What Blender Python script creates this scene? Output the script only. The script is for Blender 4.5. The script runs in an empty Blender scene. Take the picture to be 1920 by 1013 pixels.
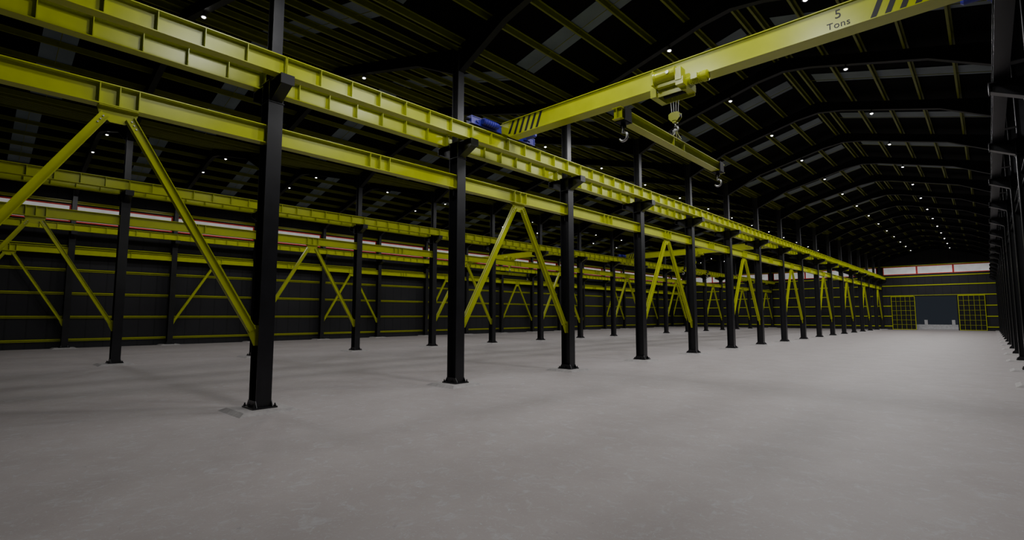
import bpy, math, random
from mathutils import Vector, Matrix
random.seed(3)
scene = bpy.context.scene
col = scene.collection

# ---------------------------------------------------------------- layout
S = 6.0
Y0 = 4.92
N0, N1 = -2, 16
YS = [Y0 + S*n for n in range(N0, N1+1)]
YA, YB = YS[0]-0.35, YS[-1]+0.35
ROWS = [-45.4, -29.0, -12.6, 1.15]
AISLES = [(-45.4, -29.0), (-29.0, -12.6), (-12.6, 1.15)]
EAVE, SL, RD = 10.75, 0.26, 0.40
RUN_OFF, RUN_TOP, RUN_D = 0.6, 8.33, 0.46
TIE_TOP, TIE_D = 6.78, 0.44
XL, XR = -45.4-0.5, 1.15+0.5

# ---------------------------------------------------------------- materials
def newmat(name):
    m = bpy.data.materials.new(name); m.use_nodes = True
    return m, m.node_tree.nodes, m.node_tree.links, m.node_tree.nodes['Principled BSDF']

def paint(name, c, rough=0.4, metal=0.0, var=0.15, scale=3.0, spec=0.5, bump=0.0):
    m, N, L, b = newmat(name)
    tc = N.new('ShaderNodeTexCoord'); no = N.new('ShaderNodeTexNoise')
    no.inputs['Scale'].default_value = scale; no.inputs['Detail'].default_value = 6
    L.new(tc.outputs['Object'], no.inputs['Vector'])
    r = N.new('ShaderNodeValToRGB')
    r.color_ramp.elements[0].position = .3; r.color_ramp.elements[1].position = .7
    r.color_ramp.elements[0].color = (*[x*(1-var) for x in c], 1)
    r.color_ramp.elements[1].color = (*[min(1, x*(1+var)) for x in c], 1)
    L.new(no.outputs['Fac'], r.inputs['Fac']); L.new(r.outputs['Color'], b.inputs['Base Color'])
    b.inputs['Roughness'].default_value = rough; b.inputs['Metallic'].default_value = metal
    b.inputs['Specular IOR Level'].default_value = spec
    if bump:
        bp = N.new('ShaderNodeBump'); bp.inputs['Strength'].default_value = bump
        L.new(no.outputs['Fac'], bp.inputs['Height']); L.new(bp.outputs['Normal'], b.inputs['Normal'])
    return m

def emis(name, c, s):
    m, N, L, b = newmat(name)
    b.inputs['Base Color'].default_value = (*c, 1)
    b.inputs['Emission Color'].default_value = (*c, 1)
    b.inputs['Emission Strength'].default_value = s
    return m

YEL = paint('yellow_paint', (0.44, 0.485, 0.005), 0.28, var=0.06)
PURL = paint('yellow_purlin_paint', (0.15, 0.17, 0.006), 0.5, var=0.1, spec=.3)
BLK = paint('black_column_paint', (0.009, 0.009, 0.011), 0.33, var=0.25, spec=0.42)
BLK_LIT = paint('lamplit_black_column_paint', (0.040, 0.040, 0.046), 0.33, var=0.2, spec=0.5)  # lighter copy of the column black; lamp light on upper shafts put into colour
DRK = paint('dark_rafter_paint', (0.008, 0.008, 0.010), 0.55, var=0.2, spec=.2)
STEEL = paint('hook_steel', (0.45, 0.45, 0.45), 0.35, 0.9)
BLUE = paint('blue_paint', (0.025, 0.02, 0.30), 0.35)
RED = paint('red_window_frame_paint', (0.9, 0.04, 0.03), 0.5)
PAD = paint('concrete_pad', (0.38, 0.36, 0.355), 0.8, scale=9)
BAR = paint('barrier_concrete', (0.6, 0.6, 0.6), 0.8, scale=5)
MARK = paint('black_marking', (0.01, 0.01, 0.01), 0.5)
LAMP = emis('lamp_lens', (1, .99, .98), 14.0)
HOUS = paint('lamp_housing', (0.05, 0.05, 0.05), 0.5)

def ribbed(name, c, axis, period, rough=0.6, dark=0.5, spec=.25):
    m, N, L, b = newmat(name)
    tc = N.new('ShaderNodeTexCoord'); sp = N.new('ShaderNodeSeparateXYZ')
    L.new(tc.outputs['Object'], sp.inputs[0])
    md = N.new('ShaderNodeMath'); md.operation = 'MULTIPLY'; md.inputs[1].default_value = 1/period
    L.new(sp.outputs[axis], md.inputs[0])
    fr = N.new('ShaderNodeMath'); fr.operation = 'FRACT'; L.new(md.outputs[0], fr.inputs[0])
    r = N.new('ShaderNodeValToRGB')
    r.color_ramp.elements[0].position = 0; r.color_ramp.elements[0].color = (*[x*dark for x in c], 1)
    r.color_ramp.elements[1].position = .12; r.color_ramp.elements[1].color = (*c, 1)
    L.new(fr.outputs[0], r.inputs['Fac'])
    no = N.new('ShaderNodeTexNoise'); no.inputs['Scale'].default_value = .6; no.inputs['Detail'].default_value = 5
    L.new(tc.outputs['Object'], no.inputs['Vector'])
    mr = N.new('ShaderNodeMapRange'); mr.inputs['To Min'].default_value = .75; mr.inputs['To Max'].default_value = 1.25
    L.new(no.outputs['Fac'], mr.inputs['Value'])
    mx = N.new('ShaderNodeVectorMath'); mx.operation = 'SCALE'
    L.new(r.outputs['Color'], mx.inputs[0]); L.new(mr.outputs[0], mx.inputs['Scale'])
    L.new(mx.outputs[0], b.inputs['Base Color'])
    bp = N.new('ShaderNodeBump'); bp.inputs['Strength'].default_value = .5; bp.inputs['Distance'].default_value = .05
    L.new(r.outputs['Color'], bp.inputs['Height']); L.new(bp.outputs['Normal'], b.inputs['Normal'])
    b.inputs['Roughness'].default_value = rough; b.inputs['Specular IOR Level'].default_value = spec
    return m
WALLY = ribbed('dark_cladding_side', (0.018, 0.018, 0.021), 'Y', 1.0)
WALLX = ribbed('dark_cladding_end', (0.020, 0.020, 0.023), 'X', 1.0)
ROOF = ribbed('dark_roof_sheet', (0.003, 0.003, 0.0035), 'Y', 0.3, .8, .5, .05)

def floor_mat():
    m, N, L, b = newmat('concrete_floor')
    tc = N.new('ShaderNodeTexCoord')
    def noise(s, d=8, r=.6, dist=0):
        n = N.new('ShaderNodeTexNoise'); n.inputs['Scale'].default_value = s
        n.inputs['Detail'].default_value = d; n.inputs['Roughness'].default_value = r
        n.inputs['Distortion'].default_value = dist
        L.new(tc.outputs['Object'], n.inputs['Vector']); return n
    def ramp(n, stops):
        r = N.new('ShaderNodeValToRGB'); e = r.color_ramp.elements
        while len(e) < len(stops): e.new(.5)
        for i, (p, c) in enumerate(stops): e[i].position = p; e[i].color = (*c, 1)
        L.new(n.outputs[0], r.inputs['Fac']); return r
    def mix(f, a, c):
        x = N.new('ShaderNodeMix'); x.data_type = 'RGBA'
        L.new(f.outputs[0], x.inputs[0]); L.new(a.outputs[2 if a.bl_idname == 'ShaderNodeMix' else 0], x.inputs[6])
        if isinstance(c, tuple): x.inputs[7].default_value = (*c, 1)
        else: L.new(c.outputs[0], x.inputs[7])
        return x
    base = ramp(noise(.9, 10, .65), [(.3, (.345, .306, .300)), (.7, (.395, .358, .354))])
    f1 = ramp(noise(3.6, 12, .74, 1.2), [(.54, (0, 0, 0)), (.64, (.6, .6, .6))])
    a = mix(f1, base, (.44, .445, .465))
    f2 = ramp(noise(11, 10, .75, 2.5), [(.57, (0, 0, 0)), (.64, (.65, .65, .65))])
    a = mix(f2, a, (.45, .50, .54))
    f3 = ramp(noise(4.5, 12, .8, 3.0), [(.33, (.8, .8, .8)), (.39, (0, 0, 0))])
    a = mix(f3, a, (.20, .20, .22))
    L.new(a.outputs[2], b.inputs['Base Color'])
    b.inputs['Roughness'].default_value = .62; b.inputs['Specular IOR Level'].default_value = .35
    bp = N.new('ShaderNodeBump'); bp.inputs['Strength'].default_value = .15; bp.inputs['Distance'].default_value = .02
    nn = noise(6, 12, .75); L.new(nn.outputs[0], bp.inputs['Height']); L.new(bp.outputs['Normal'], b.inputs['Normal'])
    return m
FLOOR = floor_mat()

def pane_mat(name, c, s, sc):
    m, N, L, b = newmat(name)
    tc = N.new('ShaderNodeTexCoord'); no = N.new('ShaderNodeTexNoise')
    no.inputs['Scale'].default_value = sc; no.inputs['Detail'].default_value = 6
    L.new(tc.outputs['Object'], no.inputs['Vector'])
    r = N.new('ShaderNodeValToRGB')
    r.color_ramp.elements[0].position = .3; r.color_ramp.elements[1].position = .7
    r.color_ramp.elements[0].color = (*[x*.7 for x in c], 1); r.color_ramp.elements[1].color = (*c, 1)
    L.new(no.outputs['Fac'], r.inputs['Fac'])
    L.new(r.outputs['Color'], b.inputs['Base Color']); L.new(r.outputs['Color'], b.inputs['Emission Color'])
    b.inputs['Emission Strength'].default_value = s; b.inputs['Roughness'].default_value = .5
    b.inputs['Specular IOR Level'].default_value = .2
    return m
PANE = pane_mat('frosted_window_pane', (.6, .6, .6), .45, .8)  # emission stands in for daylight coming through the frosted panes
SKYL = pane_mat('translucent_roof_panel', (.10, .12, .13), .05, .8)  # weak glow in place of daylight passing through the roof sheet

# ---------------------------------------------------------------- mesh builder
class MB:
    def __init__(s): s.v = []; s.f = []; s.m = []; s.mats = []
    def mi(s, mat):
        if mat not in s.mats: s.mats.append(mat)
        return s.mats.index(mat)
    def add(s, vs, fs, mat, M=None):
        o = len(s.v); k = s.mi(mat)
        for p in vs:
            p = Vector(p)
            s.v.append(tuple(M @ p) if M else tuple(p))
        for f in fs: s.f.append(tuple(i+o for i in f)); s.m.append(k)
    def box(s, x0, x1, y0, y1, z0, z1, mat, M=None):
        vs = [(x0,y0,z0),(x1,y0,z0),(x1,y1,z0),(x0,y1,z0),(x0,y0,z1),(x1,y0,z1),(x1,y1,z1),(x0,y1,z1)]
        s.add(vs, [(0,3,2,1),(4,5,6,7),(0,1,5,4),(1,2,6,5),(2,3,7,6),(3,0,4,7)], mat, M)
    def prism(s, poly, axis, a, b, mat, M=None):
        def P(p, t): return {'Y': (p[0], t, p[1]), 'X': (t, p[0], p[1]), 'Z': (p[0], p[1], t)}[axis]
        n = len(poly); vs = [P(p, a) for p in poly]+[P(p, b) for p in poly]
        fs = [tuple(range(n)), tuple(range(2*n-1, n-1, -1))]
        fs += [(i, i+n, (i+1) % n+n, (i+1) % n) for i in range(n)]
        s.add(vs, fs, mat, M)
    def tube(s, pts, r, mat, seg=10, M=None, radii=None, caps=True):
        pts = [Vector(p) for p in pts]; vs = []; fs = []; n = len(pts); up = None
        for i, p in enumerate(pts):
            t = (pts[min(i+1, n-1)]-pts[max(i-1, 0)]).normalized()
            if up is None:
                up = Vector((0, 0, 1)) if abs(t.z) < .9 else Vector((1, 0, 0))
            a = t.cross(up).normalized(); c = a.cross(t).normalized(); up = c
            rr = radii[i] if radii else r
            for k in range(seg):
                g = 2*math.pi*k/seg
                vs.append(p+a*math.cos(g)*rr+c*math.sin(g)*rr)
        for i in range(n-1):
            for k in range(seg):
                k2 = (k+1) % seg
                fs.append((i*seg+k, i*seg+k2, (i+1)*seg+k2, (i+1)*seg+k))
        if caps:
            fs.append(tuple(range(seg-1, -1, -1))); fs.append(tuple((n-1)*seg+k for k in range(seg)))
        s.add(vs, fs, mat, M)
    def mesh(s, name):
        me = bpy.data.meshes.new(name); me.from_pydata(s.v, [], s.f)
        for m in s.mats: me.materials.append(m)
        me.polygons.foreach_set('material_index', s.m); me.update()
        import bmesh
        bm = bmesh.new(); bm.from_mesh(me); bmesh.ops.recalc_face_normals(bm, faces=bm.faces); bm.to_mesh(me); bm.free()
        return me

def obj(name, me, loc=(0, 0, 0), parent=None, rot=None):
    o = bpy.data.objects.new(name, me); o.location = loc
    if rot: o.rotation_euler = rot
    col.objects.link(o)
    if parent: o.parent = parent
    return o

def H_z(b, d, w, t, z0, z1, mat, tw=.014):
    b.box(-d/2, -d/2+t, -w/2, w/2, z0, z1, mat); b.box(d/2-t, d/2, -w/2, w/2, z0, z1, mat)
    b.box(-d/2+t, d/2-t, -tw/2, tw/2, z0, z1, mat)
def I_y(b, w, d, t, y0, y1, z1, mat, tw=.014, x=0):
    b.box(x-w/2, x+w/2, y0, y1, z1-t, z1, mat); b.box(x-w/2, x+w/2, y0, y1, z1-d, z1-d+t, mat)
    b.box(x-tw/2, x+tw/2, y0, y1, z1-d+t, z1-t, mat)

# ---------------------------------------------------------------- column
TOPZ = EAVE+RD
def column_mesh(sides):
    b = MB()
    q, r, h = .68, .54, .07
    vs = [(-q,-q,0),(q,-q,0),(q,q,0),(-q,q,0),(-r,-r,h),(r,-r,h),(r,r,h),(-r,r,h)]
    b.add(vs, [(0,3,2,1),(4,5,6,7),(0,1,5,4),(1,2,6,5),(2,3,7,6),(3,0,4,7)], PAD)
    b.box(-.32, .32, -.28, .28, h, h+.035, BLK)
    z0 = h+.035
    for sy in (-1, 1):
        b.prism([(-.30, z0), (.30, z0), (.21, z0+.14), (-.21, z0+.14)], 'Y', sy*.178-.008, sy*.178+.008, BLK)
        for sx in (-.27, 0, .27):
            b.tube([(sx, sy*.235, z0), (sx, sy*.235, z0+.07)], .018, BLK, 6)
            b.tube([(sx, sy*.235, z0), (sx, sy*.235, z0+.03)], .032, BLK, 6)
    zb = RUN_TOP-RUN_D
    H_z(b, .42, .35, .025, z0, zb-.0, BLK)
    b.box(-.23, .23, -.19, .19, zb-.52, zb-.50, BLK)
    b.box(-.23, .23, -.19, .19, zb, zb+.02, BLK)
    H_z(b, .30, .25, .02, zb+.02, TOPZ, BLK_LIT)
    for s in sides:
        x0, x1 = .21, .82
        P = [(s*x0, zb-.02), (s*x1, zb-.02), (s*x1, zb-.2), (s*x0, zb-.48)]
        b.prism(P, 'Y', -.01, .01, BLK)
        b.box(min(s*x0, s*x1), max(s*x0, s*x1), -.16, .16, zb-.025, zb-.002, BLK)
        vs = [(s*x0,-.13,zb-.50),(s*x1,-.13,zb-.22),(s*x1,.13,zb-.22),(s*x0,.13,zb-.50),
              (s*x0,-.13,zb-.48),(s*x1,-.13,zb-.20),(s*x1,.13,zb-.20),(s*x0,.13,zb-.48)]
        b.add(vs, [(0,3,2,1),(4,5,6,7),(0,1,5,4),(1,2,6,5),(2,3,7,6),(3,0,4,7)], BLK)
        b.box(s*x1-.012, s*x1+.012, -.16, .16, zb-.24, zb-.002, BLK)
        b.box(min(s*.15, s*.44), max(s*.15, s*.44), -.12, .12, RUN_TOP-.05, RUN_TOP-.035, BLK)
    for sy in (-1, 1):
        b.box(-.012, .012, min(sy*.007, sy*.17), max(sy*.007, sy*.17), TIE_TOP-TIE_D-.25, TIE_TOP-TIE_D-.02, BLK)
    return b.mesh('steel_column')
cm2, cmR, cmL = column_mesh((-1, 1)), column_mesh((-1,)), column_mesh((1,))
for x in ROWS:
    me = cmL if x == ROWS[0] else cmR if x == ROWS[-1] else cm2
    for y in YS: obj('steel_column', me, (x, y, 0))

# ---------------------------------------------------------------- runway beams
def runway_mesh(mat):
    b = MB(); L = S/2-.006
    zt = 0
    I_y(b, .28, RUN_D, .022, -L, L, zt, mat)
    for i in range(8):
        y = -L+.01+(2*L-.02)*i/7
        for s in (-1, 1):
            b.box(min(s*.007, s*.135), max(s*.007, s*.135), y-.008, y+.008, -RUN_D+.022, -.022, mat)
    b.box(-.03, .03, -L, L, 0, .055, DRK)
    return b.mesh('crane_runway_beam')
rm, rmd = runway_mesh(YEL), runway_mesh(BLK)
for x, sides in zip(ROWS, ((1,), (-1, 1), (-1, 1), (-1,))):
    for s in sides:
        for y in YS[:-1]: obj('crane_runway_beam', rmd if x == ROWS[-1] else rm, (x+s*RUN_OFF, y+S/2, RUN_TOP))

# ---------------------------------------------------------------- tie beams and chevron braces
def tie_mesh(mat):
    b = MB(); L = S/2-.012
    I_y(b, .26, TIE_D, .022, -L, L, 0, mat)
    for y in (-.32, 0, .32, -L+.01, L-.01):
        for s in (-1, 1):
            b.box(min(s*.007, s*.125), max(s*.007, s*.125), y-.009, y+.009, -TIE_D+.022, -.022, mat)
    return b.mesh('tie_beam')
tm, tmd = tie_mesh(YEL), tie_mesh(BLK)
def brace_mesh(mat):
    b = MB(); zt = TIE_TOP-TIE_D; w = .08
    b.box(-.12, .12, -.32, .32, zt-.022, zt-.002, mat)
    b.prism([(-.34, zt-.022), (.34, zt-.022), (.30, zt-.16), (.12, zt-.30), (-.12, zt-.30), (-.30, zt-.16)], 'X', -.012, .012, mat)
    for s in (-1, 1):
        a = Vector((0, s*.20, zt-.16)); e = Vector((0, s*(S/2-.25), 1.85))
        d = (e-a); ln = d.length; d.normalize()
        n = Vector((0, -d.z, d.y))
        M = Matrix(((1, d.x, n.x, a.x), (0, d.y, n.y, a.y), (0, d.z, n.z, a.z), (0, 0, 0, 1)))
        b.box(.014, .026, 0, ln, -w, w, mat, M)
        b.box(.026, .075, 0, ln, w-.012, w, mat, M); b.box(.026, .075, 0, ln, -w, -w+.012, mat, M)
        b.box(-.026, -.014, 0, ln, -w, w, mat, M)
        b.box(-.075, -.026, 0, ln, w-.012, w, mat, M); b.box(-.075, -.026, 0, ln, -w, -w+.012, mat, M)
        y1 = s*(S/2-.01)
        b.prism([(y1, 1.5), (y1, 1.95), (s*(S/2-.27), 2.0), (s*(S/2-.36), 1.85), (s*(S/2-.2), 1.5)], 'X', -.012, .012, mat)
        for k in range(3):
            p = a+d*(.06+.08*k); b.tube([(-.04, p.y, p.z), (.045, p.y, p.z)], .016, STEEL, 6)
    return b.mesh('chevron_brace')
bm_, bmd = brace_mesh(YEL), brace_mesh(BLK)
for x in ROWS:
    last = x == ROWS[-1]
    for i, y in enumerate(YS[:-1]):
        obj('tie_beam', tmd if last else tm, (x, y+S/2, TIE_TOP))
        n = N0+i
        if n % 2 != 0: obj('chevron_brace', bmd if last else bm_, (x, y+S/2, 0))

# ---------------------------------------------------------------- roof
def zbot(a, x):
    c, h = (a[0]+a[1])/2, (a[1]-a[0])/2
    return EAVE+SL*(h-abs(x-c))
lampmb = MB()
lampmb.tube([(0,0,0),(0,0,-.08)], .03, HOUS, 12)
lampmb.tube([(0,0,-.08),(0,0,-.10),(0,0,-.16),(0,0,-.17)], 0, HOUS, 16, radii=[.04,.08,.10,.10])
lampmb.tube([(0,0,-.17),(0,0,-.19),(0,0,-.205)], 0, LAMP, 16, radii=[.06,.055,.03])
lampme = lampmb.mesh('high_bay_lamp')
LW = {0: 250, 1: 210, 2: 520}
for ai, a in enumerate(AISLES):
    c, h = (a[0]+a[1])/2, (a[1]-a[0])/2
    b = MB()
    xs = [a[0]+.16, a[0]+2.2, c-1.0, c, c+1.0, a[1]-2.2, a[1]-.16]
    ex = [.45, 0, 0, .12, 0, 0, .45]
    top = [zbot(a, x)+RD for x in xs]; bot = [zbot(a, x)-e for x, e in zip(xs, ex)]
    for i in range(6):
        x0, x1 = xs[i], xs[i+1]
        b.prism([(x0, bot[i]), (x1, bot[i+1]), (x1, top[i+1]), (x0, top[i])], 'Y', -.008, .008, DRK)
        b.prism([(x0, top[i]-.02), (x1, top[i+1]-.02), (x1, top[i+1]), (x0, top[i])], 'Y', -.11, .11, DRK)
        b.prism([(x0, bot[i]-.02), (x1, bot[i+1]-.02), (x1, bot[i+1]), (x0, bot[i])], 'Y', -.11, .11, DRK)
    for k in (1, 5, 3):
        b.box(xs[k]-.01, xs[k]+.01, -.1, .1, bot[k], top[k]-.02, DRK)
    rme = b.mesh('roof_rafter')
    for y in YS: obj('roof_rafter', rme, (0, y, 0))
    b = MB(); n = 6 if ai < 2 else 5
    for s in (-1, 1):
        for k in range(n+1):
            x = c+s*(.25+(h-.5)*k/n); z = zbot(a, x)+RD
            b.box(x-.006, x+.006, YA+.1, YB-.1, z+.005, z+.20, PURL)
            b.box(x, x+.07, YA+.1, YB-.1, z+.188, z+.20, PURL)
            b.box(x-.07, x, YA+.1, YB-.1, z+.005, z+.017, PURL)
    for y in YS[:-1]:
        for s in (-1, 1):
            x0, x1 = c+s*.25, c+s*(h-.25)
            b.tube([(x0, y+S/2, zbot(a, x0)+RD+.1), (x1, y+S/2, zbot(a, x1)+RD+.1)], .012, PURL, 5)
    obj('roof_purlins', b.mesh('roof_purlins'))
    b = MB()
    for y in YS[:-1]:
        for s in (-1, 1):
            x0, x1 = c+s*.5, c+s*(h-.35)
            z0, z1 = zbot(a, x0)+RD+.215, zbot(a, x1)+RD+.215
            P = [(x0, z0), (x1, z1), (x1, z1+.01), (x0, z0+.01)]
            b.prism(P, 'Y', y+S/2-.5, y+S/2+.5, SKYL)
    obj('skylight_strips', b.mesh('skylight_strips'))
    for s in (-1, 1):
        off = 2.2
        x = c+s*off; z = zbot(a, x)-.02
        for y in YS[2:-1]:
            lo = obj('high_bay_lamp', lampme, (x, y, z))
            ld = bpy.data.lights.new('lamp_light', 'SPOT'); ld.energy = LW[ai]
            ld.spot_size = math.radians(165); ld.spot_blend = .35; ld.shadow_soft_size = .45
            ld.color = (1, .99, .985)
            obj('lamp_light', ld, (0, 0, -.5), parent=lo)
b = MB()
zr = RD+.235
pts = []
for a in AISLES:
    c = (a[0]+a[1])/2
    pts += [(a[0], EAVE+zr), (c, zbot(a, c)+zr)]
pts.append((AISLES[-1][1], EAVE+zr))
pts[0] = (XL-.1, EAVE+zr-.12); pts[-1] = (XR+.1, EAVE+zr-.12)
for i in range(len(pts)-1):
    p, q = pts[i], pts[i+1]
    b.prism([p, q, (q[0], q[1]+.06), (p[0], p[1]+.06)], 'Y', YA-.1, YB+.1, ROOF)
obj('ceiling', b.mesh('ceiling'))
roofz = lambda x: next(p[1]+(q[1]-p[1])*(x-p[0])/(q[0]-p[0]) for p, q in zip(pts, pts[1:]) if p[0] <= x <= q[0]+1e-6)

# ---------------------------------------------------------------- walls, floor
b = MB(); b.box(XL, XR, YA, YB, -.2, 0, FLOOR); obj('floor', b.mesh('floor'))
b = MB(); b.box(XL-.12, XL, YA, YB, 0, EAVE+zr-.13, WALLY); obj('wall_left', b.mesh('wall_left'))
b = MB(); b.box(XR, XR+.12, YA, YB, 0, EAVE+zr-.13, WALLY); obj('wall_right', b.mesh('wall_right'))
b = MB()
P = [(XL, 0), (XR, 0)]+[(min(XR, max(XL, p[0])), p[1]-.01) for p in reversed(pts)]
b.prism(P, 'Y', YA-.12, YA, WALLX); obj('wall_back', b.mesh('wall_back'))
DX0, DX1, DZ = -8.35, -3.45, 5.15
b = MB()
def seg(x0, x1, z0):
    xs = sorted([x0, x1]+[p[0] for p in pts if x0 < p[0] < x1])
    P = [(x0, z0), (x1, z0)]+[(x, roofz(x)-.01) for x in reversed(xs)]
    b.prism(P, 'Y', YB, YB+.12, WALLX)
seg(XL, DX0, 0); seg(DX1, XR, 0); seg(DX0, DX1, DZ)
obj('wall_far', b.mesh('wall_far'))

GZ = (.55, 2.1, 3.7, 5.3, 6.9, 8.3, 10.0)
b = MB()
for z in GZ:
    b.box(XL, XL+.012, YA+.02, YB-.02, z-.09, z+.09, YEL)
    b.box(XL, XL+.16, YA+.02, YB-.02, z+.078, z+.09, YEL); b.box(XL+.15, XL+.16, YA+.02, YB-.02, z+.03, z+.09, YEL)
obj('wall_girts', b.mesh('wall_girts'))
b = MB()
for z in GZ:
    b.box(XR-.16, XR, YA+.02, YB-.02, z+.078, z+.09, DRK)
    b.box(XR-.012, XR, YA+.02, YB-.02, z-.09, z+.09, DRK)
obj('wall_girts', b.mesh('wall_girts'))
b = MB()
for z in GZ:
    rng = [(XL+.2, DX0-.05), (DX1+.05, XR-.2)] if z < DZ else [(XL+.2, XR-.2)]
    for x0, x1 in rng:
        b.box(x0, x1, YB-.10, YB-.002, z-.07, z+.07, YEL)
obj('wall_girts', b.mesh('wall_girts'))
b = MB()
b.box(DX0-.15, DX0, YB-.14, YB+.12, 0, DZ+.15, DRK); b.box(DX1, DX1+.15, YB-.14, YB+.12, 0, DZ+.15, DRK)
b.box(DX0, DX1, YB-.14, YB+.12, DZ, DZ+.15, DRK)
obj('trim_door', b.mesh('trim_door'))

def window(w, h):
    b = MB(); t = .09
    b.box(-w/2+t, w/2-t, .0, .02, t, h-t, PANE)
    b.box(-w/2, w/2, -.04, .03, 0, t, RED); b.box(-w/2, w/2, -.04, .03, h-t, h, RED)
    b.box(-w/2, -w/2+t, -.04, .03, t, h-t, RED); b.box(w/2-t, w/2, -.04, .03, t, h-t, RED)
    return b.mesh('window')
wl = window(5.75, 1.2)
k = 1
for y in YS[:-1]:
    obj('window_%d' % k, wl, (XL+.045, y+S/2, 8.6), rot=(0, 0, math.pi/2)); k += 1
for a in AISLES:
    nn = 3; w = (a[1]-a[0]-.8)/nn; wm = window(w-.05, 1.25)
    for i in range(nn):
        obj('window_%d' % k, wm, (a[0]+.4+w*(i+.5), YB-.035, 8.65)); k += 1

def gate(w, h):
    b = MB(); t = .07
    b.box(-w/2, w/2, 0, .02, 0.03, h, DRK)
    for i in range(6):
        x = -w/2+t/2+(w-t)*i/5; ww = t if i in (0, 5) else .03
        b.box(x-ww/2, x+ww/2, -.05, 0, .03, h, YEL)
    for i in range(8):
        z = .03+t/2+(h-.03-t)*i/7; ww = t if i in (0, 7) else .03
        b.box(-w/2, w/2, -.055, -.003, z-ww/2, z+ww/2, YEL)
    return b.mesh('door')
gm = gate(3.0, 5.2)
obj('door_1', gm, (-9.85, YB-.2, 0)); obj('door_2', gm, (-1.8, YB-.2, 0))

b = MB(); b.box(-40, 30, YB+.0, YB+60, -.2, -.01, FLOOR); obj('yard_ground', b.mesh('yard_ground'))
b = MB()
b.box(-14, 2, YB+6, YB+6.35, -.01, .75, BAR)
b.prism([(YB+5.85, -.01), (YB+6.5, -.01), (YB+6.35, .3), (YB+6.0, .3)], 'X', -14, 2, BAR)
for x in (-7.6, -4.2):
    b.box(x-.2, x+.2, YB+5.95, YB+6.4, .75, 1.5, BAR)
obj('concrete_barrier', b.mesh('concrete_barrier'))
b = MB(); b.box(-.15, .15, 0, .2, -.1, .1, HOUS); b.box(-.12, .12, .03, .18, -.12, -.1, LAMP)
addlmp = obj('added_yard_lamp', b.mesh('added_yard_lamp'), (-5.9, YB+.12, 6.0))  # unseen lamp added over the door outside to brighten the barriers
ld = bpy.data.lights.new('lamp_light', 'POINT'); ld.energy = 300; ld.shadow_soft_size = .1
obj('lamp_light', ld, (0, .3, -.25), parent=addlmp)

# ---------------------------------------------------------------- crane
def hook(b, M, s=1.0, mat=STEEL):
    pts = [(0, 0, .0), (0, 0, -.06*s)]
    R = .075*s; cz = -.06*s-R-.03*s
    rad = [.018*s, .02*s]
    for i in range(14):
        g = math.radians(100-i*20)
        pts.append((R*math.cos(g)*1.0, 0, cz+R*math.sin(g))); rad.append((.024 if i > 2 else .02)*s*(1-.045*max(0, i-8)))
    b.tube(pts, .02, mat, 8, M, radii=rad)
    b.tube([(-.01, 0, .01), (.01, 0, .01)], .04*s, mat, 8, M)

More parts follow.
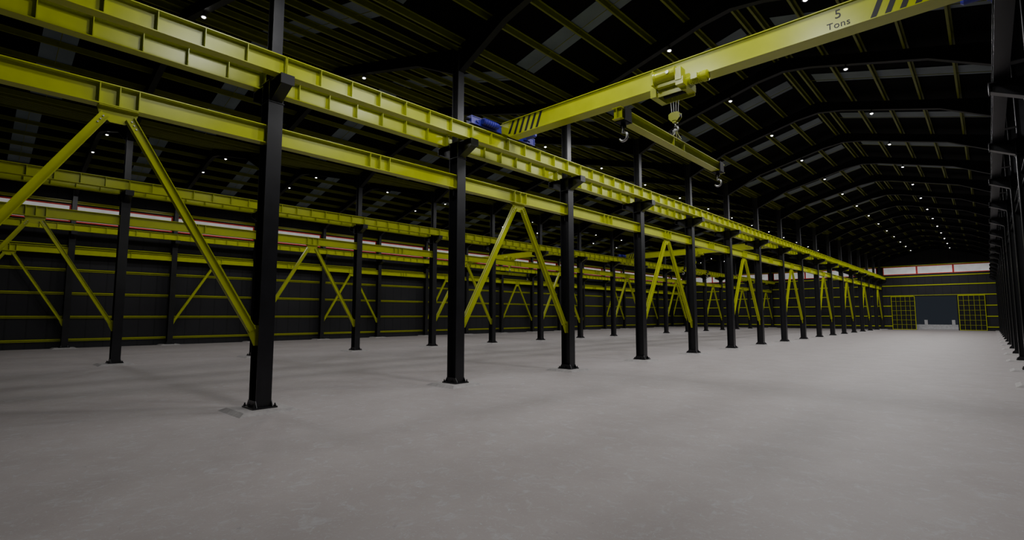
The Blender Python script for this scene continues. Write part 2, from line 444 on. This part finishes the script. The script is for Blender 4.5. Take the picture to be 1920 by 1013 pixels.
def crane(xl, xr, Y, ac):
    root = bpy.data.objects.new('overhead_crane', None); root.location = (0, Y, 0); col.objects.link(root)
    zt = RUN_TOP+.055
    gz0, gz1 = zt-.18, zt+.38
    x0, x1 = xl-.13, xr+.13
    b = MB()
    W = .17
    P = [(x0, zt+.03), (x0+.32, zt+.02), (x0+.62, gz0+.02), (x1-.62, gz0+.02), (x1-.32, zt+.02), (x1, zt+.03), (x1, gz1-.04), (x1-.3, gz1-.02), (x0+.3, gz1-.02), (x0, gz1-.04)]
    b.prism(P, 'Y', -W, W, YEL)
    b.box(x0+.3, x1-.3, -W-.04, W+.04, gz1-.02, gz1, YEL)
    b.box(x0+.62, x1-.62, -W-.05, W+.05, gz0, gz0+.02, YEL)
    for xs in (x0+.55, x1-2.1):
        for i in range(6):
            xx = xs+i*.24; za = gz0+.03
            if i == 0 and xs < ac: za = gz0+.12
            P = [(xx, za), (xx+.10, za), (xx+.10+.2, gz1-.03), (xx+.2, gz1-.03)]
            b.prism(P, 'Y', -W-.004, -W-.0005, MARK); b.prism(P, 'Y', W+.0005, W+.004, MARK)
    obj('girder', b.mesh('girder'), parent=root)
    for i, x in enumerate((xl, xr)):
        b = MB(); s = 1 if i == 0 else -1
        b.box(-.12, .12, -1.55, 1.55, zt+.03, zt+.05, BLUE); b.box(-.12, .12, -1.55, 1.55, zt+.27, zt+.29, BLUE)
        b.box(-.10, -.08, -1.55, 1.55, zt+.05, zt+.27, BLUE); b.box(.08, .10, -1.55, 1.55, zt+.05, zt+.27, BLUE)
        for y in (-1.58, 1.55): b.box(-.12, .12, y, y+.03, zt+.03, zt+.29, BLUE)
        for y in (-1.3, 1.3):
            b.tube([(-.05, y, zt+.13), (.05, y, zt+.13)], .13, DRK, 20)
            b.tube([(-.14, y, zt+.15), (.14, y, zt+.15)], .05, BLUE, 12)
        for y in (-1.72, 1.6): b.tube([(0, y, zt+.17), (0, y+.13, zt+.17)], .05, DRK, 10)
        b.box(s*.13-.07 if s > 0 else -.2, .2 if s > 0 else -.06, .95, 1.2, zt+.1, zt+.34, BLUE)
        b.tube([(s*.2, 1.07, zt+.22), (s*.24, 1.07, zt+.22), (s*.55, 1.07, zt+.22), (s*.6, 1.07, zt+.22)], .1, BLUE, 16, radii=[.11, .1, .1, .06])
        b.tube([(s*.2, -1.15, zt+.18), (s*.2, -.45, zt+.18)], .1, BLUE, 16)
        for k in range(6): b.tube([(s*.2, -1.1+.1*k, zt+.18), (s*.2, -1.07+.1*k, zt+.18)], .115, BLUE, 16)
        obj('end_truck_%d' % (i+1), b.mesh('end_truck'), (x, 0, 0), parent=root)
    for tx, tz, sz, nm in (('5', gz0+.285, .27, 'capacity_digit'), ('Tons', gz0+.08, .20, 'capacity_word')):
        cu = bpy.data.curves.new(nm, 'FONT'); cu.body = tx; cu.size = sz; cu.align_x = 'CENTER'; cu.extrude = .002
        cu.materials.append(MARK); cu.space_character = 1.08
        obj(nm, cu, (x1-2.65, -W-.003, tz), parent=root, rot=(math.pi/2, 0, 0))
    # hoist
    b = MB(); g = gz0
    for sy in (-1, 1):
        b.prism([(-.46, g-.28), (.44, g-.28), (.44, g-.02), (.36, g+.13), (-.36, g+.13), (-.46, g-.02)], 'Y', sy*.27-.012, sy*.27+.012, YEL)
        for sx in (-.27, .27):
            b.tube([(sx, sy*.19, g+.075), (sx, sy*.25, g+.075)], .055, DRK, 14)
            b.tube([(sx, sy*.25, g+.075), (sx, sy*.32, g+.075)], .04, YEL, 10)
        for sx in (-.34, -.12, .12, .34): b.tube([(sx, sy*.28, g-.14), (sx, sy*.30, g-.14)], .025, STEEL, 6)
    b.box(-.46, .46, -.30, .30, g-.10, g-.075, YEL)
    b.box(-.50, -.34, -.36, .30, g-.28, g-.03, YEL)
    b.tube([(-.28, 0, g-.18), (.30, 0, g-.18)], .075, DRK, 20)
    yb, zb = -.46, g+.14
    b.box(-.30, .34, yb+.02, -.26, g-.10, g+.02, YEL)
    b.tube([(-.30, yb, zb), (-.27, yb, zb), (-.26, yb, zb), (.24, yb, zb), (.25, yb, zb), (.28, yb, zb)], 0, YEL, 24, radii=[.16, .16, .14, .14, .16, .16])
    b.prism([(-.30, g-.05), (.30, g-.05), (.34, g+.1), (.26, zb+.2), (-.24, zb+.2), (-.32, g+.15)], 'Y', yb+.10, yb+.13, YEL)
    b.tube([(.10, yb-.1, zb+.02), (.10, yb-.165, zb+.02)], .045, STEEL, 14)
    b.prism([(-.36, zb-.2), (-.30, zb-.2), (-.30, zb+.18), (-.36, zb+.12)], 'Y', yb-.14, yb+.2, YEL)
    b.box(.28, .48, yb-.08, .24, g-.22, g-.03, YEL)
    b.box(.28, .44, yb-.10, yb+.16, g-.1, g+.22, YEL)
    ym, zm = -.22, g-.07
    b.tube([(.48, ym, zm), (.53, ym, zm), (.54, ym, zm), (.86, ym, zm), (.87, ym, zm), (.98, ym, zm), (1.0, ym, zm)],
           .1, YEL, 20, radii=[.09, .09, .115, .115, .14, .14, .09])
    for k in range(7): b.tube([(.57+.04*k, ym, zm), (.582+.04*k, ym, zm)], .13, YEL, 20)
    b.box(.62, .78, ym-.19, ym-.11, zm-.06, zm+.08, YEL)
    obj('hoist', b.mesh('hoist'), (ac, 0, 0), parent=root)
    bz = g-.84
    b = MB()
    for x in (-.12, -.04, .04, .12): b.tube([(x, 0, g-.2), (x*.7, 0, bz+.1)], .009, STEEL, 6)
    obj('hoist_ropes', b.mesh('hoist_ropes'), (ac, 0, 0), parent=root)
    b = MB()
    for y in (-.07, .05): b.prism([(-.15, bz+.1), (-.15, bz-.02), (-.08, bz-.1), (.08, bz-.1), (.15, bz-.02), (.15, bz+.1), (.08, bz+.14), (-.08, bz+.14)], 'Y', y, y+.02, YEL)
    for x in (-.07, .07): b.tube([(x, -.045, bz+.03), (x, .045, bz+.03)], .085, DRK, 16)
    b.box(-.05, .05, -.07, .07, bz-.14, bz-.08, YEL)
    hook(b, Matrix.Translation((0, 0, bz-.14)), 1.0)
    obj('hook_block', b.mesh('hook_block'), (ac, 0, 0), parent=root)
    lt = 6.76
    hb = bz-.14-.24
    b = MB()
    for sy in (-1, 1):
        for sx in (-.05, .05):
            b.tube([(0, 0, hb+.05), (sx, sy*.22, lt+.07)], .016, STEEL, 8)
    b.tube([(0, -.03, hb+.05), (0, .03, hb+.05)], .035, STEEL, 12)
    obj('sling', b.mesh('sling'), (ac, 0, 0), parent=root)
    b = MB()
    I_y(b, .22, .26, .02, -2.92, 3.08, lt, YEL)
    for y in (-2.85, -.3, .3, 3.0):
        for s in (-1, 1): b.box(min(s*.007, s*.1), max(s*.007, s*.1), y-.01, y+.01, lt-.24, lt-.02, YEL)
    for s in (-1, 1):
        yc = .08+s*2.72
        b.box(-.012, .012, s*.22-.09, s*.22+.09, lt, lt+.13, DRK)
        b.box(-.14, .14, yc-.16, yc+.16, lt-.28, lt-.255, DRK)
        for sx in (-1, 1): b.box(sx*.125-.012, sx*.125+.012, yc-.14, yc+.14, lt-.28, lt+.02, DRK)
        b.tube([(-.05, yc, lt-.36), (.05, yc, lt-.36)], .05, DRK, 12)
        b.box(-.03, .03, yc-.05, yc+.05, lt-.38, lt-.28, DRK)
        hook(b, Matrix.Translation((0, yc, lt-.38)), 1.3)
    obj('lifting_beam', b.mesh('lifting_beam'), (ac, 0, 0), parent=root)
for a, Y in ((AISLES[2], 12.45), (AISLES[1], 48.7), (AISLES[0], 39.7)):
    crane(a[0]+RUN_OFF, a[1]-RUN_OFF, Y, (a[0]+a[1])/2)

# ---------------------------------------------------------------- world + camera
w = bpy.data.worlds.new('World'); scene.world = w; w.use_nodes = True
w.node_tree.nodes['Background'].inputs[0].default_value = (.016, .019, .024, 1)
w.node_tree.nodes['Background'].inputs[1].default_value = 1.0

cd = bpy.data.cameras.new('Camera'); cam = bpy.data.objects.new('Camera', cd); col.objects.link(cam)
cam.location = (0, 0, 2.2)
cd.sensor_fit = 'HORIZONTAL'; cd.sensor_width = 36; cd.lens = 18.0
cd.clip_start = .05; cd.clip_end = 400
psi, th = math.radians(42.88), math.radians(5.09)
cam.rotation_euler = (math.pi/2+th, 0, psi)
scene.camera = cam
